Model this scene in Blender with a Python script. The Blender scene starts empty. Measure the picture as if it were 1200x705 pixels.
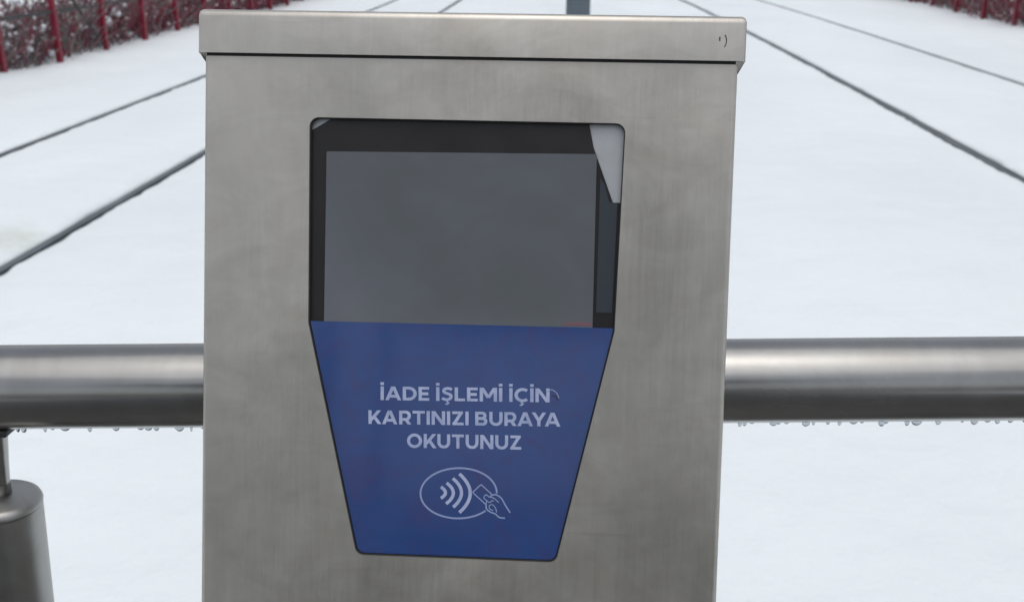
import bpy, bmesh, math, random
from mathutils import Vector, Matrix, noise
from mathutils.geometry import tessellate_polygon
random.seed(7)
R = math.radians
sc = bpy.context.scene
col = sc.collection

# ---------------------------------------------------------------- camera, sky, sun, exposure
CAMZ = 1.4
F = 1174.92
cam_d = bpy.data.cameras.new('camera')
cam = bpy.data.objects.new('camera', cam_d)
col.objects.link(cam)
cr = Vector((0.99734, 0.07171, 0.00911)).normalized()
cu = Vector((-0.0333, 0.3435, 0.9386)); cu = (cu - cr*cu.dot(cr)).normalized()
cf = cu.cross(cr)
M3 = Matrix((cr, cu, -cf)).transposed()
cam.matrix_world = Matrix.Translation((0, 0, CAMZ)) @ M3.to_4x4()
cam_d.sensor_width = 36.0
cam_d.lens = 36.0*F/1200
cam_d.clip_start = 0.02
cam_d.clip_end = 3000
cam_d.dof.use_dof = True
cam_d.dof.focus_distance = 0.50
cam_d.dof.aperture_fstop = 19
sc.camera = cam

SUN_EL, SUN_AZ = R(79), R(170)
w = bpy.data.worlds.new('World'); sc.world = w; w.use_nodes = True
nt = w.node_tree
bg = nt.nodes['Background']
sky = nt.nodes.new('ShaderNodeTexSky'); sky.sky_type = 'NISHITA'
sky.sun_disc = False; sky.sun_elevation = SUN_EL; sky.sun_rotation = SUN_AZ
sky.air_density = 1.0; sky.dust_density = 3.0
hs = nt.nodes.new('ShaderNodeHueSaturation'); hs.inputs['Saturation'].default_value = 0.36
nt.links.new(sky.outputs[0], hs.inputs['Color'])
nt.links.new(hs.outputs[0], bg.inputs['Color'])
bg.inputs['Strength'].default_value = 0.13
sun_d = bpy.data.lights.new('sun', 'SUN'); sun_d.energy = 0.6; sun_d.angle = R(80)
sun_d.color = (1.0, 0.965, 0.92)
sun = bpy.data.objects.new('sun', sun_d); col.objects.link(sun)
sd = Vector((math.sin(SUN_AZ)*math.cos(SUN_EL), math.cos(SUN_AZ)*math.cos(SUN_EL), math.sin(SUN_EL)))
sun.rotation_euler = sd.to_track_quat('Z', 'Y').to_euler()
vs = sc.view_settings
vs.view_transform = 'Standard'; vs.look = 'None'; vs.exposure = 0.19; vs.gamma = 1.0; vs.use_curve_mapping = False

# ---------------------------------------------------------------- materials
def mat(name, base=(.5, .5, .5), rough=.5, metal=0.0, **kw):
    m = bpy.data.materials.new(name); m.use_nodes = True
    b = m.node_tree.nodes['Principled BSDF']
    b.inputs['Base Color'].default_value = (*base, 1)
    b.inputs['Roughness'].default_value = rough
    b.inputs['Metallic'].default_value = metal
    for k, v in kw.items(): b.inputs[k.replace('_', ' ')].default_value = v
    return m
class NT:
    def __init__(s, m):
        s.m = m; s.t = m.node_tree; s.b = s.t.nodes['Principled BSDF']
        s.co = s.t.nodes.new('ShaderNodeTexCoord')
    def noise(s, scale, detail=4, rough=.55, stretch=(1, 1, 1), distort=0):
        mp = s.t.nodes.new('ShaderNodeMapping'); mp.inputs['Scale'].default_value = stretch
        s.t.links.new(s.co.outputs['Object'], mp.inputs['Vector'])
        n = s.t.nodes.new('ShaderNodeTexNoise'); n.inputs['Scale'].default_value = scale
        n.inputs['Detail'].default_value = detail; n.inputs['Roughness'].default_value = rough
        n.inputs['Distortion'].default_value = distort
        s.t.links.new(mp.outputs[0], n.inputs['Vector']); return n.outputs['Fac']
    def ramp(s, fac, stops):
        r = s.t.nodes.new('ShaderNodeValToRGB'); e = r.color_ramp.elements
        while len(e) < len(stops): e.new(.5)
        for el, (p, c) in zip(e, stops):
            el.position = p; el.color = (*c, 1) if hasattr(c, '__len__') else (c, c, c, 1)
        s.t.links.new(fac, r.inputs['Fac']); return r.outputs['Color']
    def mix(s, a, b, fac=.5, mode='MIX'):
        x = s.t.nodes.new('ShaderNodeMix'); x.data_type = 'RGBA'; x.blend_type = mode
        for sock, v in ((x.inputs[0], fac), (x.inputs[6], a), (x.inputs[7], b)):
            if hasattr(v, 'links'): s.t.links.new(v, sock)
            else: sock.default_value = v if not hasattr(v, '__len__') else (*v, 1)
        return x.outputs[2]
    def math(s, a, b, op):
        x = s.t.nodes.new('ShaderNodeMath'); x.operation = op
        for sock, v in ((x.inputs[0], a), (x.inputs[1], b)):
            if hasattr(v, 'links'): s.t.links.new(v, sock)
            else: sock.default_value = v
        return x.outputs[0]
    def set(s, name, v): s.t.links.new(v, s.b.inputs[name])
    def bump(s, h, strength, dist):
        b = s.t.nodes.new('ShaderNodeBump'); b.inputs['Strength'].default_value = strength
        b.inputs['Distance'].default_value = dist
        s.t.links.new(h, b.inputs['Height']); s.t.links.new(b.outputs[0], s.b.inputs['Normal'])

def steel(name, base, r0, r1, grain=(1, 14, 1), gscale=60, dirt=.5, bmp=.18):
    m = mat(name, metal=1.0); n = NT(m)
    blot = n.noise(9, 5, .6, (1, .75, 1), .6)
    fine = n.noise(gscale, 3, .6, grain)
    blot2 = n.noise(32, 4, .6, (.7, 1.2, 1), 1.2)
    d = tuple(c*(1-.22*dirt) for c in base); l = tuple(min(1, c*(1+.12*dirt)) for c in base)
    c = n.ramp(blot, [(.32, d), (.68, l)])
    c2 = n.ramp(blot2, [(.3, (.76, .735, .695)), (.62, (1, 1, 1))])
    c = n.mix(c, c2, .75*dirt, 'MULTIPLY')
    run = n.noise(16, 4, .6, (2.6, .35, .35), .8)                      # long soft vertical runs
    c = n.mix(c, n.ramp(run, [(.25, (.88, .87, .85)), (.75, (1.08, 1.08, 1.08))]), .8*dirt, 'MULTIPLY')
    scr = n.noise(22, 3, .7, (.35, 5, 5), .3)                           # faint sideways rub marks
    c = n.mix(c, n.ramp(scr, [(.24, (.80, .79, .77)), (.36, (1, 1, 1))]), .7*dirt, 'MULTIPLY')
    c3 = n.ramp(fine, [(.25, .955), (.75, 1.0)])
    n.set('Base Color', n.mix(c, c3, .8, 'MULTIPLY'))
    h = n.math(blot, n.math(fine, .35, 'MULTIPLY'), 'ADD')
    n.set('Roughness', n.ramp(h, [(.45, r0), (.85, r1)]))
    b = n.math(n.math(fine, .12, 'MULTIPLY'), n.math(blot, 1.0, 'MULTIPLY'), 'ADD')
    n.bump(b, bmp, .004)
    return m
M = {}
M['steel'] = steel('brushed_steel', (.59, .568, .523), .34, .50, (20, 1, 1), 25, .62)
M['tube'] = steel('tube_steel', (.38, .38, .37), .18, .28, (1, 30, 30), 12, .45, .03)
M['post'] = steel('post_steel', (.44, .44, .43), .36, .5, (30, 30, 1), 12, .6, .05)
M['backplate'] = steel('zinc_plate', (.56, .58, .60), .5, .6, (6, 1, 1), 30, .4)
M['seam'] = mat('black_seal', (.03, .03, .03), .55)
M['bezel'] = mat('black_bezel', (.013, .0115, .013), .38)
n = NT(M['bezel']); n.set('Roughness', n.ramp(n.noise(30, 4), [(.3, .3), (.7, .5)]))
M['sidebezel'] = mat('slate_bezel', (.033, .043, .055), .45)
M['screen'] = mat('screen_glass', (.085, .095, .112), .35)
n = NT(M['screen'])
cl = n.ramp(n.noise(12, 4, .6, (1, 1, 1), .5), [(.3, (.118, .133, .140)), (.7, (.150, .160, .186))])
n.set('Base Color', cl); n.set('Roughness', n.ramp(n.noise(26, 3), [(.2, .05), (.8, .14)]))
M['blue'] = mat('blue_sticker', (.025, .058, .19), .3)
n = NT(M['blue'])
b1 = n.ramp(n.noise(14, 4, .55, (1, 1, 1), 1), [(.1, (.024, .060, .20)), (.9, (.044, .088, .265))])
# faint purple wear behind the lettering
b2 = n.ramp(n.noise(38, 3, .6, (1, 1, 1), 2), [(.45, 0.0), (.8, .6)])
n.set('Base Color', n.mix(b1, (.060, .055, .17), b2))
n.set('Roughness', n.ramp(n.noise(20, 3), [(.2, .05), (.8, .14)]))
n.bump(n.noise(14, 2, .5), .25, .0012)
M['print'] = mat('white_print', (.50, .57, .80), .45)
n = NT(M['print']); n.set('Base Color', n.ramp(n.noise(120, 3), [(.25, (.32, .38, .60)), (.7, (.50, .56, .78))]))
M['thinprint'] = mat('thin_print', (.30, .37, .62), .45)
M['red_reflection'] = mat('red_reflection_paint', (.20, .10, .125), .4)  # colour of the red reflection painted onto the screen

M['snow'] = mat('snow', (.80, .86, .90), .62, Subsurface_Weight=.0)
n = NT(M['snow'])
s1 = n.ramp(n.noise(.55, 4, .6, (1, .5, 1)), [(.3, (.75, .805, .825)), (.7, (.83, .88, .90))])
s2 = n.ramp(n.noise(1.6, 5, .65, (1, .6, 1), .8), [(.66, 0.0), (.8, .16)])
sc1 = n.mix(s1, (.66, .69, .64), s2)
vd = n.t.nodes.new('ShaderNodeVectorMath'); vd.operation = 'DISTANCE'; vd.inputs[1].default_value = (-2.72, 4.35, 0)
n.t.links.new(n.co.outputs['Object'], vd.inputs[0])
pt = n.math(vd.outputs['Value'], n.math(n.noise(6, 4, .7), .5, 'MULTIPLY'), 'ADD')
n.set('Base Color', n.mix(n.mix((.52, .56, .47), (.7, .72, .68), .4), sc1, n.ramp(pt, [(.28, 0.35), (.55, 1.0)])))
hh = n.math(n.noise(3.0, 5, .6), n.math(n.noise(70, 3, .6), .06, 'MULTIPLY'), 'ADD')
n.bump(hh, .6, .05)
M['clump'] = mat('snow_clump', (.82, .84, .88), .65)
M['rail'] = mat('wet_rail_steel', (.075, .088, .10), .42, .35)
n = NT(M['rail']); n.set('Base Color', n.ramp(n.noise(3, 4, .6, (4, .6, 1)), [(.3, (.08, .095, .105)), (.7, (.16, .18, .195))]))
M['slush'] = mat('wet_slab', (.10, .11, .12), .5)
M['red'] = mat('red_paint', (.22, .008, .03), .45)
n = NT(M['red']); n.set('Base Color', n.ramp(n.noise(5, 4), [(.3, (.16, .007, .022)), (.7, (.26, .011, .036))]))
M['dark'] = mat('dark_green_paint', (.022, .03, .026), .5)
M['twig'] = mat('twig_bark', (.10, .075, .07), .8)
n = NT(M['twig']); n.set('Base Color', n.ramp(n.noise(2.2, 5, .7), [(.32, (.32, .29, .28)), (.5, (.17, .11, .12)), (.66, (.25, .26, .23))]))
M['maroon'] = mat('maroon_twig', (.15, .02, .035), .75)
n = NT(M['maroon']); n.set('Base Color', n.ramp(n.noise(3, 4), [(.3, (.15, .035, .05)), (.7, (.27, .05, .08))]))
M['galv'] = mat('galvanised_mast', (.115, .145, .17), .55, .25)
n = NT(M['galv']); n.set('Base Color', n.ramp(n.noise(7, 5, .6, (1, 1, .4)), [(.3, (.095, .125, .15)), (.7, (.14, .17, .195))]))
M['paving'] = mat('wet_paving', (.07, .07, .072), .4)
n = NT(M['paving']); n.set('Base Color', n.ramp(n.noise(4, 6, .65), [(.3, (.045, .045, .047)), (.7, (.11, .108, .105))]))
M['slab'] = mat('paving_slab', (.09, .09, .09), .45)
M['roof'] = mat('roof_panel', (.40, .40, .39), .6)
M['glass'] = mat('shelter_glass', (.3, .33, .33), .15)
M['darkmetal'] = mat('dark_metal', (.06, .06, .065), .45, .3)
M['water'] = mat('water_drop', (.55, .6, .64), .12, Transmission_Weight=1.0, IOR=1.33)

# ---------------------------------------------------------------- helpers
def tag(o, label=None, cat=None, group=None, kind=None):
    if label: o['label'] = label
    if cat: o['category'] = cat
    if group: o['group'] = group
    if kind: o['kind'] = kind
    return o
def empty(name, loc, label=None, cat=None, group=None):
    o = bpy.data.objects.new(name, None); col.objects.link(o); o.location = loc
    o.empty_display_size = .1
    return tag(o, label, cat, group)
def obj(name, bm, m, parent=None, frame=None, smooth=False, angle=None):
    me = bpy.data.meshes.new(name)
    if isinstance(bm, bmesh.types.BMesh):
        bm.normal_update(); bm.to_mesh(me); bm.free()
    else:
        me.from_pydata(bm[0], [], bm[1]); me.update()
    me.materials.append(m)
    o = bpy.data.objects.new(name, me); col.objects.link(o)
    if smooth:
        me.polygons.foreach_set('use_smooth', [True]*len(me.polygons))
        if angle: me.set_sharp_from_angle(angle=R(angle))
    if parent: o.parent = parent
    if frame is not None:
        o.matrix_local = (parent_matrix(parent).inverted() @ frame) if parent else frame
    return o
def parent_matrix(p):
    m = Matrix.LocRotScale(p.location, p.rotation_euler, p.scale)
    return m
def box(bm, x0, x1, y0, y1, z0, z1, bev=0, seg=2):
    b2 = bmesh.new()
    bmesh.ops.create_cube(b2, size=1)
    for v in b2.verts:
        v.co = Vector((x0+(v.co.x+.5)*(x1-x0), y0+(v.co.y+.5)*(y1-y0), z0+(v.co.z+.5)*(z1-z0)))
    if bev: bmesh.ops.bevel(b2, geom=b2.edges[:], offset=bev, segments=seg, profile=.5, affect='EDGES')
    merge(bm, b2); return bm
def merge(bm, b2):
    vm = [bm.verts.new(v.co) for v in b2.verts]
    b2.verts.index_update()
    for f in b2.faces:
        bm.faces.new([vm[v.index] for v in f.verts])
    b2.free()
def tube(bm, pts, rad, n=16, caps=True):
    """pts: list of Vector, rad: number or list"""
    pts = [Vector(p) for p in pts]
    rings = []
    for i, p in enumerate(pts):
        d = (pts[min(i+1, len(pts)-1)] - pts[max(i-1, 0)]).normalized()
        a = d.cross(Vector((0, 0, 1)))
        if a.length < .05: a = d.cross(Vector((0, 1, 0)))
        a.normalize(); b = a.cross(d)
        r = rad[i] if hasattr(rad, '__len__') else rad
        rings.append([bm.verts.new(p + a*math.cos(t)*r + b*math.sin(t)*r) for t in [2*math.pi*k/n for k in range(n)]])
    for r0, r1 in zip(rings, rings[1:]):
        for k in range(n):
            bm.faces.new((r0[k], r0[(k+1) % n], r1[(k+1) % n], r1[k]))
    if caps:
        bm.faces.new(rings[0][::-1]); bm.faces.new(rings[-1])
    bmesh.ops.recalc_face_normals(bm, faces=bm.faces)
    return bm
def lathe(bm, axis0, up, prof, n=40):
    """prof: (radius, height) along up"""
    tube(bm, [axis0 + up*h for r, h in prof], [max(r, 1e-4) for r, h in prof], n)

def rounded(poly, rad, seg=5):
    out = []
    n = len(poly)
    for i in range(n):
        p = Vector(poly[i]); a = Vector(poly[i-1]); b = Vector(poly[(i+1) % n])
        r = rad[i] if hasattr(rad, '__len__') else rad
        if r <= 0: out.append(p); continue
        da = (a-p).normalized(); db = (b-p).normalized()
        ang = da.angle(db); t = r/math.tan(ang/2)
        c = p + (da+db).normalized()*(r/math.sin(ang/2))
        s = p+da*t-c; e = p+db*t-c
        for k in range(seg+1):
            f = k/seg
            v = s.lerp(e, f); v.normalize(); out.append(c+v*r)
    return out
def plate(bm, outer, z, holes=()):
    loops = [[Vector((p[0], p[1], 0)) for p in l] for l in (outer, *holes)]
    vs = [bm.verts.new((p.x, p.y, z)) for l in loops for p in l]
    for t in tessellate_polygon(loops): 
        bm.faces.new([vs[i] for i in t])
    out = []; k = 0
    for l in loops: out.append(vs[k:k+len(l)]); k += len(l)
    return out
def wall(bm, loop, z):
    lo = [bm.verts.new((v.co.x, v.co.y, z)) for v in loop]
    n = len(loop)
    for i in range(n):
        bm.faces.new((loop[i], loop[(i+1) % n], lo[(i+1) % n], lo[i]))
    return lo
def slabpoly(poly, z0, z1):
    bm = bmesh.new()
    l = plate(bm, poly, z1)[0]
    wall(bm, l, z0)
    bmesh.ops.recalc_face_normals(bm, faces=bm.faces)
    return bm

# ---------------------------------------------------------------- setting: ground, rails, snow
RAILS = [(-3.79, .0007), (-2.51, .0005), (2.775, .0011), (4.58, .0011)]
def rail_x(i, y):
    x0, k = RAILS[i]
    yy = max(y, 0)
    if yy < 45: return x0 - k*yy*yy
    return x0 - k*45*45 - 2*k*45*(yy-45)
yrows = []
y = -6.0
while y < 420:
    yrows.append(y)
    if y < 1: y += .12
    elif y < 14: y += .035 + max(0, y-3)*.004
    elif y < 60: y += .10 + (y-14)*.02
    else: y += 6 + (y-60)*.12
def gap_edges(i, y):
    """ragged snow edges either side of rail i"""
    c = rail_x(i, y)
    a = noise.noise(Vector((i*7.1, y*1.7, 0))); b = noise.noise(Vector((i*7.1+31, y*2.1, 3)))
    a2 = noise.noise(Vector((i*3.1, y*9, 5))); b2 = noise.noise(Vector((i*3.1, y*8, 15)))
    wl = .038 + .016*a + .018*a2; wr = .038 + .018*b + .018*b2
    if i < 2: wr += .004; wl += .004
    if i == 2: wl += .014; wr += .014
    if i == 3: wl += .014; wr += .014
    if i == 3: wl *= .85; wr *= .85
    return c-wl, c+wr
def snow_h(x, y):
    h = .045*noise.noise(Vector((x*.45, y*.3, 1))) + .026*noise.noise(Vector((x*1.7, y*1.1, 4))) + .006*noise.noise(Vector((x*6, y*5, 8)))
    for s, xe in ((-1, -5.35), (1, 6.7)):      # banks towards the fences
        d = s*x - s*xe
        if d > -.8: h += (.03 if s < 0 else .06)*min(1, (d+.8)/1.0)**2 * (.8+.5*noise.noise(Vector((x, y*.9, 9))))
    return h
bm = bmesh.new()
def strip(xl, xr, ncol, lipl, lipr):
    rows = []
    for y in yrows:
        a, b = xl(y), xr(y)
        row = []
        ts = [0] + [ (k/ncol)**1 for k in range(ncol+1)] + [1]
        prof = []
        if lipl: prof += [(a+.004, -.09), (a, -.02), (a+.010, -.003), (a+.04, .001)]
        lo = a + (.09 if lipl else 0); hi = b - (.09 if lipr else 0)
        prof += [(lo + (hi-lo)*k/ncol, None) for k in range(ncol+1)]
        if lipr: prof += [(b-.04, .001), (b-.010, -.003), (b, -.02), (b-.004, -.09)]
        for x, z in prof:
            d = 0
            if lipl: d = max(d, math.exp(-abs(x-a)/.25))
            if lipr: d = max(d, math.exp(-abs(x-b)/.25))
            hb = snow_h(x, y)
            hh = hb*(1-.9*d) + .012*(1-d) - .002*d
            if z is None: z = 0.008
            elif z < -.05: hh = 0
            row.append(bm.verts.new((x, y, hh+z)))
        rows.append(row)
    for r0, r1 in zip(rows, rows[1:]):
        for k in range(len(r0)-1):
            bm.faces.new((r0[k], r0[k+1], r1[k+1], r1[k]))
strip(lambda y: -140, lambda y: -9, 14, False, False)
strip(lambda y: -9, lambda y: gap_edges(0, y)[0], 40, False, True)
strip(lambda y: gap_edges(0, y)[1], lambda y: gap_edges(1, y)[0], 14, True, True)
full = yrows
yrows = [q for q in full if q >= 1.0]
strip(lambda y: gap_edges(1, y)[1], lambda y: gap_edges(2, y)[0], 60, True, True)
yrows = full
strip(lambda y: gap_edges(2, y)[1], lambda y: gap_edges(3, y)[0], 18, True, True)
strip(lambda y: gap_edges(3, y)[1], lambda y: 10, 40, True, False)
strip(lambda y: 10, lambda y: 140, 14, False, False)
tag(obj('snow', bm, M['snow'], smooth=True, angle=60), kind='structure')
bm = bmesh.new(); box(bm, -300, 300, -120, 900, -.4, -.1)
tag(obj('ground', bm, M['slush']), kind='structure')

rail_labels = ['outer left tram rail running thin and dark through the snow towards the fence side',
               'inner left tram rail, the wider dark line nearest the steel box on the left',
               'inner right tram rail, the thick dark line with ragged snow edges right of the box',
               'outer right tram rail, the thinner dark line closest to the right hand hedge']
for i in range(4):
    ys = [-6 + 1.0*k for k in range(60)] + [54+10*k for k in range(30)]
    vs_, fs_ = [], []
    prof = [(-.033, -.09), (-.033, -.012), (-.029, -.008), (.008, -.008), (.011, -.012), (.012, -.030),
            (.026, -.030), (.027, -.012), (.033, -.010), (.033, -.09)]
    for y in ys:
        c = rail_x(i, y)
        for px, pz in prof: vs_.append((c+px-RAILS[i][0], y, pz))
    n_ = len(prof)
    for r in range(len(ys)-1):
        for k in range(n_-1):
            a = r*n_+k; fs_.append((a, a+1, a+n_+1, a+n_))
    o = obj('tram_rail', (vs_, fs_), M['rail']); o.location = (RAILS[i][0], 0, 0)
    tag(o, rail_labels[i], 'tram rail', 'tram rails in the snow')

# platform behind and under the camera
bm = bmesh.new(); box(bm, -2.25, 2.55, -24, .95, -.095, -.004)
pv = tag(obj('platform', bm, M['paving']), kind='structure')

# ---------------------------------------------------------------- hedges and fences
def hedge(name, xf, y0, y1, height, depth, ntw, nclump, label, near_side, maroon_from):
    root = empty(name, (xf(y0), y0, 0), label, 'hedge')
    base = Vector(root.location)
    def build(pick, count, m, nm, kind='stuff'):
        V, Fc = [], []
        for q in range(count):
            t = random.random()**1.35
            y = y0 + (y1-y0)*t
            if not pick(y): continue
            x = xf(y) + (random.random()-.5)*depth
            hh = height(y)
            L = random.uniform(.18, .6)*1.15; r = random.uniform(.0035, .009)*(1+ t*1.2)
            z = random.random()**1.2*hh*.85
            a = random.uniform(0, 2*math.pi); tilt = random.uniform(.05, 1.2)
            d = Vector((math.cos(a)*math.sin(tilt), math.sin(a)*math.sin(tilt), math.cos(tilt)))
            p = Vector((x, y, z-.05)); 
            if p.z + d.z*L > hh*1.12: L *= .5
            s = d.orthogonal().normalized(); s2 = d.cross(s)
            q0 = len(V)
            mid = p + d*L*.5 + Vector((random.uniform(-.03, .03), random.uniform(-.03, .03), 0))
            for c, rr in ((p, r), (mid, r*.8), (p+d*L, r*.35)):
                for k in range(3):
                    an = k*2.094
                    V.append(c + s*math.cos(an)*rr + s2*math.sin(an)*rr - base)
            for l in (0, 3):
                for k in range(3):
                    Fc.append((q0+l+k, q0+l+(k+1) % 3, q0+l+3+(k+1) % 3, q0+l+3+k))
            # small leaf scraps along the twig
            for k in range(2):
                c = p + d*L*random.random() - base
                u = Vector((random.uniform(-1, 1), random.uniform(-1, 1), random.uniform(-1, 1))).normalized()
                v = u.orthogonal().normalized(); sz = random.uniform(.012, .032)*(1+t)
                q1 = len(V); V.extend([c-u*sz, c+v*sz*.6, c+u*sz, c-v*sz*.6]); Fc.append((q1, q1+1, q1+2, q1+3))
        o = obj(nm, ([tuple(v) for v in V], Fc), m, root); o['kind'] = kind
    build(lambda y: random.random() > maroon_from(y), ntw, M['twig'], 'twigs')
    build(lambda y: random.random() < maroon_from(y), ntw, M['maroon'], 'maroon_twigs')
    # snow lodged in the branches
    bmc = bmesh.new()
    for q in range(nclump):
        t = random.random()**1.3
        y = y0 + (y1-y0)*t; hh = height(y)
        x = xf(y) + (random.random()-.5)*depth*1.05
        z = hh*random.choice([random.uniform(.1, .9), random.uniform(.3, 1.0)])
        b2 = bmesh.new(); bmesh.ops.create_icosphere(b2, subdivisions=2 if q < 250 else 1, radius=1)
        s = random.choice([.009, .012, .016, .022, .034])*random.uniform(.8, 1.25)*(1+t*.6)
        st = (s*random.uniform(.7, 1.5), s*random.uniform(.7, 1.5), s*random.uniform(.6, 1.3)); sd_ = random.random()*50
        for v in b2.verts:
            k = 1+.45*noise.noise(v.co*1.6+Vector((sd_, 0, 0)))
            v.co = Vector((v.co.x*st[0]*k, v.co.y*st[1]*k, v.co.z*st[2]*k)) + Vector((x, y, z)) - base
        merge(bmc, b2)
    o = obj('snow_clumps', bmc, M['clump'], root, smooth=True); o['kind'] = 'stuff'
    return root

def fxl(y): return -5.64 - .0003*y*y
def fxr(y): return 7.06 - .0003*y*y
hedge('hedge', lambda y: fxl(y)-.42, 3.5, 46, lambda y: .60 + .16*min(1, max(0, (y-11)/5)) + .09*noise.noise(Vector((y*1.3, 0, 0))), .62, 15000, 4200,
      'bare brown and maroon hedge dotted with snow behind the red posts on the left', -1,
      lambda y: min(.85, max(.22, (y-9)/10)))
hedge('hedge', lambda y: fxr(y)+.42, 6, 46, lambda y: 1.0 + .1*noise.noise(Vector((y*1.3, 9, 0))), .8, 13000, 2600,
      'bare maroon hedge with snow in its branches in the upper right corner', 1,
      lambda y: .6)

def fence(xf, y0, step, n, label, rails_z, h):
    root = empty('fence', (xf(y0), y0, 0), label, 'fence')
    bx = Vector(root.location)
    pm = None
    for k in range(n):
        y = y0 + step*k
        wd = .030
        if pm is None:
            b = bmesh.new(); box(b, -wd, wd, -wd, wd, -.05, h, .006, 1)
            box(b, -wd-.012, wd+.012, -wd-.012, wd+.012, h-.002, h+.02, .004, 1)
            o = obj('post', b, M['red'], root); pm = o.data
        else:
            o = bpy.data.objects.new('post', pm); col.objects.link(o); o.parent = root
        o.location = (xf(y)-bx.x, y-bx.y, 0)
        o.rotation_euler = (random.uniform(-.015, .015), random.uniform(-.015, .015), 0)
    for z in rails_z:
        for k in range(n-1):
            ya, yb = y0+step*k+.04, y0+step*(k+1)-.04
            b = bmesh.new(); tube(b, [(xf(ya)-bx.x, ya-bx.y, z), (xf(yb)-bx.x, yb-bx.y, z)], .016, 8)
            obj('rail', b, M['dark'], root, smooth=True, angle=40)
    return root, bx
fl, bx = fence(fxl, 3.95, 1.13, 32, 'low fence of red square posts with dark rails along the left snow bank', (.56, .98), 1.12)
for k in (4, 6):   # diagonal braces
    y = 3.95+1.13*k
    b = bmesh.new(); tube(b, [(fxl(y)-bx.x, y+.05-bx.y, 1.0), (fxl(y)-bx.x, y+1.07-bx.y, .10)], .012, 8)
    obj('brace', b, M['dark'], fl, smooth=True, angle=40)
fence(fxr, 8.0, 1.35, 26, 'low fence of red square posts in front of the right hand hedge', (.56, .98), 1.12)

# ---------------------------------------------------------------- mast between the tracks
mast = empty('tram_mast', (-.075, 9.6, 0), 'blue-grey steel mast standing in the snow straight behind the steel box', 'mast')
b = bmesh.new(); lathe(b, Vector((0, 0, 0)), Vector((0, 0, 1)), [(.112, -.05), (.112, .02), (.110, 3.5), (.095, 7.2)], 28)
obj('pole', b, M['galv'], mast, smooth=True, angle=40)
b = bmesh.new(); box(b, -.2, .2, -.2, .2, -.04, .03, .004); obj('base_plate', b, M['galv'], mast)
for sx in (-1, 1):
    for sy in (-1, 1):
        b = bmesh.new(); lathe(b, Vector((sx*.155, sy*.155, .029)), Vector((0, 0, 1)), [(.02, 0), (.02, .02), (.01, .022), (.01, .05)], 6)
        obj('bolt', b, M['galv'], mast)
    b = bmesh.new(); tube(b, [(sx*.1, 0, 5.9), (sx*2.9, 0, 6.2)], .035, 12); obj('bracket_arm', b, M['galv'], mast, smooth=True, angle=40)
    b = bmesh.new(); tube(b, [(sx*.09, 0, 6.9), (sx*2.6, 0, 6.19)], .012, 8); obj('tie_rod', b, M['galv'], mast, smooth=True, angle=40)

# ---------------------------------------------------------------- unseen shelter, added behind the viewer to darken reflections in the steel
sh = empty('added_shelter', (0.1, -10, 0), 'flat roofed shelter added unseen behind the viewer to darken reflections', 'shelter')
b = bmesh.new(); box(b, -1.7, 1.7, 2.4, 6.9, 2.85, 2.96, .01); obj('roof', b, M['roof'], sh)
b = bmesh.new(); box(b, -1.72, 1.72, 6.9, 6.96, 2.80, 2.99, .004); obj('fascia', b, M['darkmetal'], sh)
for sx in (-1.6, 1.6):
    for yy in (2.6, 4.7):
        b = bmesh.new(); box(b, sx-.05, sx+.05, yy-.05, yy+.05, -.003, 2.849, .004); obj('post', b, M['darkmetal'], sh)
for yy in (2.7,):
    b = bmesh.new(); box(b, 1.585, 1.615, yy, yy+1.9, .3, 2.3, .002); obj('glass_panel', b, M['glass'], sh)
b = bmesh.new(); box(b, -1.5, 1.5, 2.5, 2.56, -.003, 1.1, .004); obj('rear_wall', b, M['darkmetal'], sh)

# ---------------------------------------------------------------- the card terminal
yb_, ln_ = 0.008204, 0.289764
O = Vector((-0.060669, 0.491585, CAMZ-0.19653))
U = Vector((math.cos(yb_), math.sin(yb_), 0)); nn = Vector((-math.sin(yb_), math.cos(yb_), 0))
Vv = math.sin(ln_)*nn + math.cos(ln_)*Vector((0, 0, 1)); Nn = U.cross(Vv)
FR = Matrix((U, Vv, Nn)).transposed().to_4x4(); FR.translation = O     # x right, y up the face, z out of the face
foot = Vector((O.x, O.y + .02, 0)) 
term = empty('card_terminal', foot, 'stainless steel card refund terminal with grey screen and blue Turkish sticker', 'card terminal')
mm = .001
# lower column
W2, D = .140, .135
YB, YT = -.36, .1395
opening = rounded([(-.0830, .1084), (.0834, .1084), (.0812, 0), (.0540, -.1250), (-.0540, -.1256), (-.0822, -.0004)][::-1],
                  [.0002, .0045, .0045, .0002, .0050, .0050][::-1] if False else [.006, .005, .005, .006, .005, .005], 6)
r = .0028
bm = bmesh.new()
outer = [(-W2+r, YB), (W2-r, YB), (W2-r, YT), (-W2+r, YT)]
loops = plate(bm, outer, 0, [[(p.x, p.y) for p in opening]])
inner = wall(bm, loops[1], -.0016)
# folded side edges and sides, back, bottom, top
def section(y):
    pts = []
    for k in range(7):
        a = math.pi/2*k/6
        pts.append((W2-r+math.sin(a)*r, y, -r+math.cos(a)*r))
    pts += [(W2, y, -D), (-W2, y, -D)]
    for k in range(7):
        a = math.pi/2*(1-k/6)
        pts.append((-W2+r-math.sin(a)*r, y, -r+math.cos(a)*r))
    return [bm.verts.new(p) for p in pts]
ys_ = [YB, YT]
secs = [section(y) for y in ys_]
for k in range(len(secs[0])-1):
    bm.faces.new((secs[0][k], secs[0][k+1], secs[1][k+1], secs[1][k]))
bm.faces.new([bm.verts.new(v.co) for v in secs[0]])
bmesh.ops.remove_doubles(bm, verts=bm.verts, dist=1e-5)
bmesh.ops.recalc_face_normals(bm, faces=bm.faces)
obj('housing', bm, M['steel'], term, FR, smooth=True, angle=35)

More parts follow.
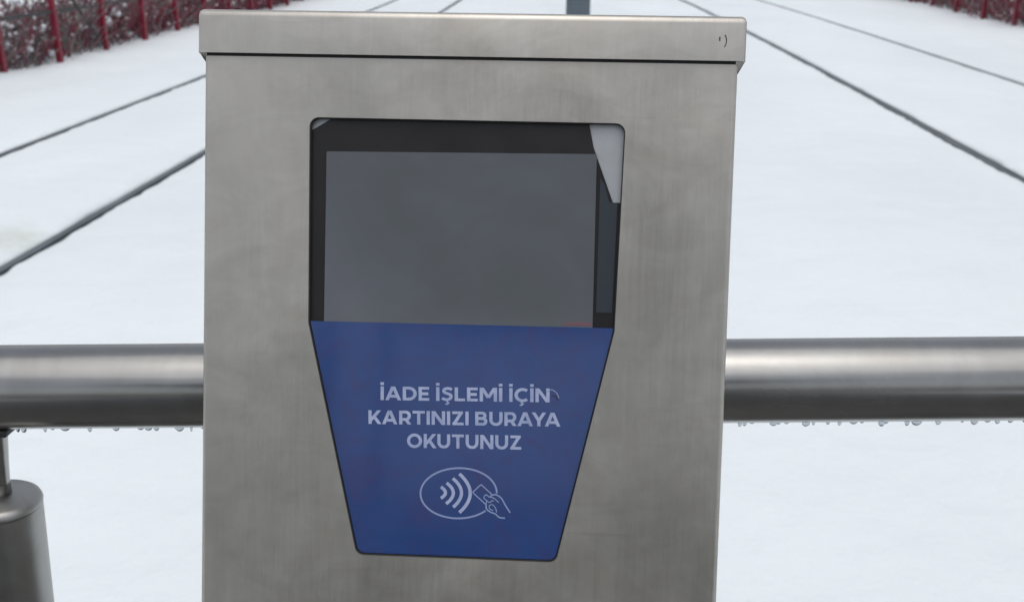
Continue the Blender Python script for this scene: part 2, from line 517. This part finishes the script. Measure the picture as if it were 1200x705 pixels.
# lid: a folded cap, its side flanges reaching lower and tapering in
bm = bmesh.new()
xl, xr = -.1430, .1434
lb, lt = .1409, .1640
zf = .0022
rr = .0042
def lidsec(x, ins):
    pts = [(x, lb, zf-.0012), (x, lb, zf - ins)]
    for k in range(6):
        a = math.pi/2*k/5
        pts.append((x, lt-rr+math.sin(a)*(rr-ins), zf-rr+math.cos(a)*(rr-ins)))
    pts.append((x, lt-ins, -D-.004))
    return [bm.verts.new(p) for p in pts]
S = [lidsec(xl, .0022), lidsec(xl+.0007, .0007), lidsec(xl+.0024, 0), lidsec(xr-.0024, 0), lidsec(xr-.0007, .0007), lidsec(xr, .0022)]
for s0, s1 in zip(S, S[1:]):
    for k in range(len(s0)-1):
        bm.faces.new((s0[k], s0[k+1], s1[k+1], s1[k]))
for s, sx in ((S[0], 1), (S[-1], -1)):   # side flange
    low = [bm.verts.new(p) for p in ((s[1].co.x, lb, -.002), (s[1].co.x+sx*.0028, lb-.0055, -.006), (s[1].co.x+sx*.0028, lb-.0055, -D-.004))]
    f = [s[0], *s[1:], low[2], low[1], low[0]]
    bm.faces.new(f if sx > 0 else f[::-1])
bmesh.ops.recalc_face_normals(bm, faces=bm.faces)
lid = obj('lid', bm, M['steel'], term, FR, smooth=True, angle=38)
# gap under the lid, its darkness put in as a black strip
bm = bmesh.new(); box(bm, -W2+.0012, W2-.0012, YT+.0001, YT+.0022, -.05, -.0006)
obj('dark_gap_strip', bm, M['seam'], term, FR)
# little scratch mark by the lid's right end
bm = bmesh.new()
pts = [(.1322+.0009*math.sin(k/7*3.1), .1478+.0062*k/7) for k in range(8)]
for a, b_ in zip(pts, pts[1:]):
    q = [bm.verts.new((a[0]-.0002, a[1], zf+.00012)), bm.verts.new((a[0]+.0003, a[1], zf+.00012)), bm.verts.new((b_[0]+.0003, b_[1], zf+.00012)), bm.verts.new((b_[0]-.0002, b_[1], zf+.00012))]
    bm.faces.new(q)
q = [bm.verts.new(p) for p in ((.1294, .1508, zf+.0001), (.1300, .1508, zf+.0001), (.1300, .1530, zf+.0001), (.1294, .1530, zf+.0001))]; bm.faces.new(q)
obj('scratch_mark', bm, M['seam'], lid, Matrix.Identity(4)).matrix_local = Matrix.Identity(4)

# window stack inside the opening
def inset(poly, d):
    n = len(poly); out = []
    for i in range(n):
        a = Vector(poly[i-1]); b = Vector(poly[i]); c = Vector(poly[(i+1) % n])
        e1 = (b-a).normalized(); e2 = (c-b).normalized()
        n1 = Vector((-e1.y, e1.x)); n2 = Vector((-e2.y, e2.x))
        m_ = (n1+n2).normalized(); out.append(b + m_*(d/max(.3, m_.dot(n1))))
    return out
op2 = [Vector((p.x, p.y)) for p in opening]
area = sum(op2[i-1].x*op2[i].y - op2[i].x*op2[i-1].y for i in range(len(op2)))
sg = 1 if area > 0 else -1
ring_in = inset(op2, sg*.0005)
bm = bmesh.new(); l = plate(bm, [p.to_tuple() for p in inset(op2, -sg*.0005)], -.0008, [[p.to_tuple() for p in ring_in]])
wall(bm, l[1], -.004)
obj('gasket', bm, M['seam'], term, FR)
Z0 = -.0030
obj('back_plate', slabpoly([(-.0828, .1082), (.0834, .1082), (.0834, -.004), (-.0828, -.004)], Z0-.003, Z0-.0012), M['backplate'], term, FR)
bez = [(-.0826, -.003), (-.0826, .1018), (-.0722, .1080), (.0646, .1080), (.0672, .0960), (.0782, .0675), (.0832, .0675), (.0832, -.003)]
bezel = obj('screen_bezel', slabpoly(bez, Z0-.0010, Z0-.0002), M['bezel'], term, FR)
obj('side_strip', slabpoly([(.0712, .0025), (.0712, .0800), (.0735, .0768), (.0762, .0676), (.0806, .0672), (.0796, .0095), (.0712, .0095)][1:6]+[(.0712, .0095)], Z0-.0001, Z0+.0003), M['sidebezel'], term, FR)
# screen
obj('screen', slabpoly(rounded([(-.0742, -.002), (.0696, -.002), (.0690, .0925), (-.0742, .0908)], .0008, 3), Z0-.0001, Z0+.0007), M['screen'], term, FR)
# faint red reflection painted as a flat patch at the screen's lower right
obj('painted_reflection', slabpoly(rounded([(.0500, .0022), (.0690, .0024), (.0686, .0042), (.0580, .0040)], .0004, 2), Z0+.0007, Z0+.00078), M['red_reflection'], term, FR)

# blue sticker
blue = [Vector((p.x, p.y)) for p in inset(op2, sg*.0008)]
keep = []
n = len(blue)
cut = lambda x: .0003 + (x+.08)*.0075
for i in range(n):
    a, b_ = blue[i], blue[(i+1) % n]
    ina, inb = a.y < cut(a.x), b_.y < cut(b_.x)
    if ina: keep.append(a)
    if ina != inb:
        t = (a.y-cut(a.x))/((a.y-cut(a.x))-(b_.y-cut(b_.x)))
        keep.append(a.lerp(b_, t))
bsm = slabpoly([(p.x, p.y) for p in keep], Z0-.0005, Z0+.0012)
stick = obj('sticker', bsm, M['blue'], term, FR)
ZP = Z0+.00125
ID = Matrix.Identity(4)
def sub(name, bm, m):
    o = obj(name, bm, m, stick); o.matrix_local = ID; return o

# lettering: strokes of a bold geometric sans, cap height 1
SW = .205
def arc(cx, cy, rx, ry, a0, a1, n=14):
    return [(cx+rx*math.cos(R(a0+(a1-a0)*k/n)), cy+ry*math.sin(R(a0+(a1-a0)*k/n))) for k in range(n+1)]
h = SW/2
def G(ch):
    if ch == 'I': return SW, [[(h, 0), (h, 1)]]
    if ch == 'İ': return SW, [[(h, 0), (h, 1)], 'DOT']
    if ch == 'A': return .98, [[(.09, -.05), (.49-.005, 1.03), (.49+.005, 1.03), (.89, -.05)][:2], [(.89, -.05), (.49, 1.03)], [(.22, .29), (.76, .29)]]
    if ch == 'D': return .86, [[(h, 0), (h, 1)], [(SW, 1-h*.9)] + [(.36, 1-h*.9)] + arc(.36, .5, .40, .5-h*.9, 88, -88, 16) + [(.36, h*.9), (SW, h*.9)]]
    if ch == 'E': return .66, [[(h, 0), (h, 1)], [(SW, 1-h*.85), (.65, 1-h*.85)], [(SW, .5), (.60, .5)], [(SW, h*.85), (.66, h*.85)]]
    if ch == 'L': return .64, [[(h, 0), (h, 1)], [(SW, h*.85), (.64, h*.85)]]
    if ch in 'SŞ':
        s = [(.64, .82), (.55, .885), (.44, .912), (.33, .91), (.22, .87), (.155, .79), (.155, .69), (.21, .605), (.35, .545), (.50, .49), (.585, .41), (.60, .31), (.56, .20), (.46, .12), (.34, .088), (.22, .105), (.10, .165), (.05, .205)]
        return .70, [s] + (['CED'] if ch == 'Ş' else [])
    if ch == 'M': return 1.06, [[(h, 0), (h, 1)], [(1.06-h, 0), (1.06-h, 1)], [(.10, 1.06), (.53, .28)], [(.96, 1.06), (.53, .28)]]
    if ch in 'CÇ': return .84, [arc(.50, .5, .40, .408, 48, 312, 20)] + (['CED'] if ch == 'Ç' else [])
    if ch == 'N': return .86, [[(h, 0), (h, 1)], [(.86-h, 0), (.86-h, 1)], [(.06, 1.06), (.80, -.06)]]
    if ch == 'K': return .82, [[(h, 0), (h, 1)], [(SW*.8, .30), (.74, 1.06)], [(.36, .56), (.76, -.06)]]
    if ch == 'R': return .78, [[(h, 0), (h, 1)], [(SW, 1-h*.9), (.40, 1-h*.9)] + arc(.42, .635, .235, .275, 88, -88, 10) + [(.40, .36), (SW, .36)], [(.44, .36), (.70, -.06)]]
    if ch == 'T': return .78, [[(.39, 0), (.39, .9)], [(0, 1-h*.85), (.78, 1-h*.85)]]
    if ch == 'Z': return .74, [[(.02, 1-h*.85), (.70, 1-h*.85)], [(.03, h*.85), (.74, h*.85)], [(.62, .95), (.11, .05)]]
    if ch == 'B': return .78, [[(h, 0), (h, 1)], [(SW, 1-h*.85), (.42, 1-h*.85)] + arc(.42, .715, .20, .20, 88, -88, 8) + [(.42, .515), (SW, .515)],
                               [(SW, .51), (.46, .51)] + arc(.46, .298, .215, .212, 88, -88, 8) + [(.46, h*.85), (SW, h*.85)]]
    if ch == 'U': return .84, [[(h, 1), (h, .42)] + arc(.42, .42, .42-h, .42-h*.85, 180, 360, 14) + [(.84-h, 1)]]
    if ch == 'Y': return .86, [[(.43, 0), (.43, .45)], [(.06, 1.06), (.43, .40)], [(.80, 1.06), (.43, .40)]]
    if ch == 'O': return .98, [arc(.49, .5, .49-h*.95, .415, 0, 360, 30)]
    if ch == ' ': return .20, []
def clip(poly, lo, hi):
    for sgn, lim in ((1, lo), (-1, -hi)):
        out = []
        for i in range(len(poly)):
            a, b = poly[i], poly[(i+1) % len(poly)]
            ia, ib = sgn*a[1] >= lim, sgn*b[1] >= lim
            if ia: out.append(a)
            if ia != ib:
                t = (lim-sgn*a[1])/(sgn*b[1]-sgn*a[1]); out.append((a[0]+(b[0]-a[0])*t, a[1]+(b[1]-a[1])*t))
        poly = out
        if not poly: return poly
    return poly
def ribbon(pts, wd, lo=-9, hi=9):
    P = [Vector(p) for p in pts]; n = len(P); closed = (P[0]-P[-1]).length < 1e-5
    L, Rr = [], []
    for i in range(n):
        if closed: a, c = P[(i-1) % (n-1)], P[(i+1) % (n-1)] if i < n-1 else P[1]
        else: a, c = P[max(i-1, 0)], P[min(i+1, n-1)]
        e1 = (P[i]-a); e2 = (c-P[i])
        if e1.length < 1e-9: e1 = e2
        if e2.length < 1e-9: e2 = e1
        e1.normalize(); e2.normalize()
        n1 = Vector((-e1.y, e1.x)); n2 = Vector((-e2.y, e2.x)); m_ = (n1+n2).normalized()
        k = wd/2/max(.45, m_.dot(n1))
        L.append(P[i]+m_*k); Rr.append(P[i]-m_*k)
    qs = []
    for i in range(n-1):
        q = clip([tuple(L[i]), tuple(L[i+1]), tuple(Rr[i+1]), tuple(Rr[i])], lo, hi)
        if len(q) >= 3: qs.append(q)
    return qs
def add_ribbon(bm, qs, f, z):
    for q in qs:
        vv = [bm.verts.new((*f(p), z)) for p in q]
        fc = bm.faces.new(vv)
        fc.normal_update()
        if fc.normal.z < 0: fc.normal_flip()
KERN = {'AY': .17, 'YA': .17, 'KA': .06, 'RA': .07, 'RT': .03, 'AD': .02, 'İA': .03, 'KU': .04}
def line(text, x0, y0, x1, y1, cap):
    GAP = .115
    tot = sum(G(c)[0]+GAP*(1 if c != ' ' else .9) for c in text)-GAP-sum(KERN.get(text[i:i+2], 0) for i in range(len(text)))
    Wd = math.hypot(x1-x0, y1-y0); sx = Wd/tot
    e = Vector((x1-x0, y1-y0)).normalized(); up = Vector((-e.y, e.x))
    cx = 0
    for ti, ch in enumerate(text):
        wdt, strokes = G(ch)
        if strokes:
            bm = bmesh.new()
            def f(p, cx=cx):
                v = Vector((x0, y0)) + e*((cx+p[0])*sx) + up*(p[1]*cap); return v.x, v.y
            z = ZP
            for s in strokes:
                if s == 'DOT': add_ribbon(bm, ribbon([(h, 1.10), (h, 1.30)], SW*1.05), f, z)
                elif s == 'CED': add_ribbon(bm, ribbon([(wdt*.5, .06), (wdt*.5+.01, -.07), (wdt*.5+.10, -.14), (wdt*.5+.02, -.235), (wdt*.5-.10, -.22)], .095), f, z)
                else: add_ribbon(bm, ribbon(s, SW if len(s) < 3 or ch not in 'SŞ' else SW*.93, 0 if ch not in 'SŞCÇO' else -.03, 1 if ch not in 'SŞCÇO' else 1.03), f, z)
                z += .00001
            sub('letter', bm, M['print'])
        cx += wdt + GAP*(1 if ch != ' ' else .9) - KERN.get(text[ti:ti+2], 0)
line('İADE İŞLEMİ İÇİN', -.04265, -.04105, .0481, -.0390, .0074)
line('KARTINIZI BURAYA', -.0490, -.0542, .0542, -.0518, .0074)
line('OKUTUNUZ', -.0278, -.0663, .0337, -.0650, .0076)

# contactless emblem
mmv = lambda pts: [(p[0]*.001, p[1]*.001) for p in pts]
def sm(pts, n=6):
    """Catmull-Rom through points"""
    P = [Vector(p) for p in pts]; P = [P[0]*2-P[1]] + P + [P[-1]*2-P[-2]]; out = []
    for i in range(1, len(P)-2):
        for k in range(n):
            t = k/n
            out.append(.5*((2*P[i]) + (P[i+1]-P[i-1])*t + (2*P[i-1]-5*P[i]+4*P[i+1]-P[i+2])*t*t + (3*P[i]-P[i-1]-3*P[i+1]+P[i+2])*t**3))
    out.append(P[-2]); return [tuple(p) for p in out]
def prt(name, pts, wd, m, z=0):
    bm = bmesh.new(); add_ribbon(bm, ribbon(pts, wd*.001), lambda p: p, ZP+z); return sub(name, bm, m)
el = []
for k in range(61):
    a = R(0 + (316)*k/60)
    el.append((.6+20.6*math.cos(a), -90.0+13.7*math.sin(a)+ .04*20.6*math.cos(a)))
prt('emblem_ring', mmv(el), .95, M['thinprint'])
def wave(p0, p1, p2, wd):
    a, b, c = Vector(p0), Vector(p1), Vector(p2)
    pts = []
    ctrl = b*2 - (a+c)/2
    for k in range(15):
        t = k/14; pts.append(a*(1-t)**2 + ctrl*2*t*(1-t) + c*t*t)
    prt('emblem_wave', mmv([tuple(p) for p in pts]), wd, M['print'])
wave((-9.0, -86.9), (-6.5, -90.0), (-8.9, -93.1), 1.75)
wave((-6.0, -84.6), (-2.2, -90.1), (-6.0, -96.0), 1.75)
wave((-2.7, -82.0), (2.2, -89.6), (-2.1, -97.7), 1.75)
wave((.8, -79.4), (6.9, -89.7), (1.3, -100.5), 1.8)
prt('emblem_card', mmv([(15.6, -95.6), (14.0, -94.2), (8.6, -89.6), (8.4, -89.0), (12.2, -85.1), (12.9, -84.9), (18.6, -89.9)]), .62, M['thinprint'], .00001)
prt('emblem_hand', mmv(sm([(17.6, -91.0), (18.8, -90.25), (20.96, -90.0), (23.77, -91.8), (26.1, -95.6), (28.7, -99.4)])), .75, M['thinprint'], .00002)
prt('emblem_hand', mmv(sm([(15.6, -95.4), (15.9, -97.8), (17.9, -99.4), (20.7, -100.4), (22.9, -102.2), (26.0, -102.5)])), .75, M['thinprint'], .00002)
prt('emblem_finger', mmv(sm([(14.6, -90.8), (15.7, -90.2), (17.1, -91.3), (18.8, -91.5), (20.5, -92.5), (22.4, -94.1)])), .55, M['thinprint'], .00003)
prt('emblem_finger', mmv(sm([(14.6, -90.8), (14.4, -92.2), (15.8, -93.3), (15.6, -95.5)])), .5, M['thinprint'], .00004)
prt('emblem_finger', mmv(sm([(15.8, -93.3), (17.5, -94.3), (18.8, -93.2), (19.7, -93.7)])), .5, M['thinprint'], .00005)
prt('emblem_finger', mmv(sm([(17.25, -96.0), (18.9, -95.4), (20.6, -97.0), (21.5, -99.5)])), .5, M['thinprint'], .00003)
prt('emblem_finger', mmv(sm([(17.25, -96.0), (17.6, -97.7), (19.5, -98.7)])), .5, M['thinprint'], .00004)
# dried wrinkles beside the top line
prt('wrinkle', mmv(sm([(46.5, -33.4), (49.0, -32.2), (51.8, -34.0), (53.0, -36.6)])), .45, M['thinprint'], .00001)
prt('wrinkle', mmv(sm([(49.5, -35.3), (51.5, -36.0), (52.4, -38.0)])), .6, M['seam'], .00001)

# stand under the housing
bm = bmesh.new()
pb = FR @ Vector((0, YB+.03, -D*.5))
loc = pb - foot
box(bm, loc.x-.06, loc.x+.06, loc.y-.045, loc.y+.045, 0.01, loc.z, .004)
obj('stand', bm, M['steel'], term)
bm = bmesh.new(); box(bm, loc.x-.13, loc.x+.13, loc.y-.12, loc.y+.12, -.003, .0099, .003)
obj('foot_plate', bm, M['steel'], term)

# ---------------------------------------------------------------- hand rails either side
def drop_mesh():
    b = bmesh.new(); bmesh.ops.create_uvsphere(b, u_segments=10, v_segments=8, radius=1)
    for v in b.verts:
        if v.co.z > 0: v.co.z *= .5
        else: v.co.x *= 1-.15*abs(v.co.z); v.co.y *= 1-.15*abs(v.co.z)
    me = bpy.data.meshes.new('droplet'); b.to_mesh(me); b.free()
    me.polygons.foreach_set('use_smooth', [True]*len(me.polygons)); me.materials.append(M['water']); return me
dm = drop_mesh()
RT = .0262
A0 = Vector((-.357, .5445, CAMZ-.2690)); A1 = Vector((.280, .592, CAMZ-.2580))
ax = (A1-A0)/(A1.x-A0.x)
def handrail(x0, x1, label, posts, dx0, dx1, nd, seed, dy=0):
    rnd = random.Random(seed)
    p0 = A0 + ax*(x0-A0.x); p1 = A0 + ax*(x1-A0.x)
    far = p0 if abs(x0) > abs(x1) else p1
    base = Vector((far.x, far.y, 0))
    root = empty('handrail', base, label, 'handrail', 'steel handrails joined to the terminal')
    bm = bmesh.new(); tube(bm, [p0-base, p1-base], RT, 64)
    obj('tube', bm, M['tube'], root, smooth=True, angle=50)
    for px in posts:
        c = A0 + ax*(px-A0.x); up = Vector((.060, 0, 1)) if px < 0 else Vector((0, 0, 1))
        b0 = Vector((c.x, c.y-.002, 0)) - base - Vector((up.x*(c.z-.06), 0, 0))
        bt = Vector((c.x, c.y, 0)) - base
        zt = c.z
        hc = CAMZ-.3460  # top of the post cap
        bm = bmesh.new(); lathe(bm, b0, up, [(.0243, .0), (.0243, hc-.0065)], 48)
        obj('post', bm, M['post'], root, smooth=True, angle=50)
        bm = bmesh.new(); lathe(bm, b0, up, [(.0243, hc-.0064), (.0247, hc-.0045), (.0236, hc-.0018), (.0205, hc+.0004), (.008, hc+.0022), (.0, hc+.0024)], 48)
        obj('post_cap', bm, M['post'], root, smooth=True)
        bm = bmesh.new(); lathe(bm, b0, up, [(.0068, hc), (.0064, hc+.012), (.0068, hc+.022), (.0085, zt-RT-.001), (.0085, zt-RT+.006)], 24)
        obj('neck', bm, M['tube'], root, smooth=True)
        bm = bmesh.new(); box(bm, bt.x-.012, bt.x+.016, bt.y-.012, bt.y+.012, zt-RT-.0028, zt-RT+.002, .0012)
        obj('weld_plate', bm, M['darkmetal'], root, smooth=True, angle=50)
    x = dx0
    while x < dx1:
        c = A0 + ax*(x-A0.x)
        o = bpy.data.objects.new('droplet', dm); col.objects.link(o); o.parent = root
        s = rnd.choice([.0009, .0011, .0013, .0016, .0019])*rnd.uniform(.8, 1.15)
        o.scale = (s*rnd.uniform(1.0, 2.2), s*1.3, .0016 + s*rnd.uniform(.4, .9))
        o.location = Vector((c.x, c.y - .009 + rnd.uniform(-.002, .002), c.z-RT+.0018)) - base
        x += rnd.choice([.0035, .005, .008, .014])*rnd.uniform(.8, 1.2)
handrail(-1.55, -.1995, 'left steel handrail with a capped post beneath it and water drops hanging under it', [-.367, -1.45], -.345, -.205, 20, 3)
handrail(.0790, 1.75, 'right steel handrail running clear to the right edge with water drops underneath', [.62, 1.65], .083, .31, 20, 5)
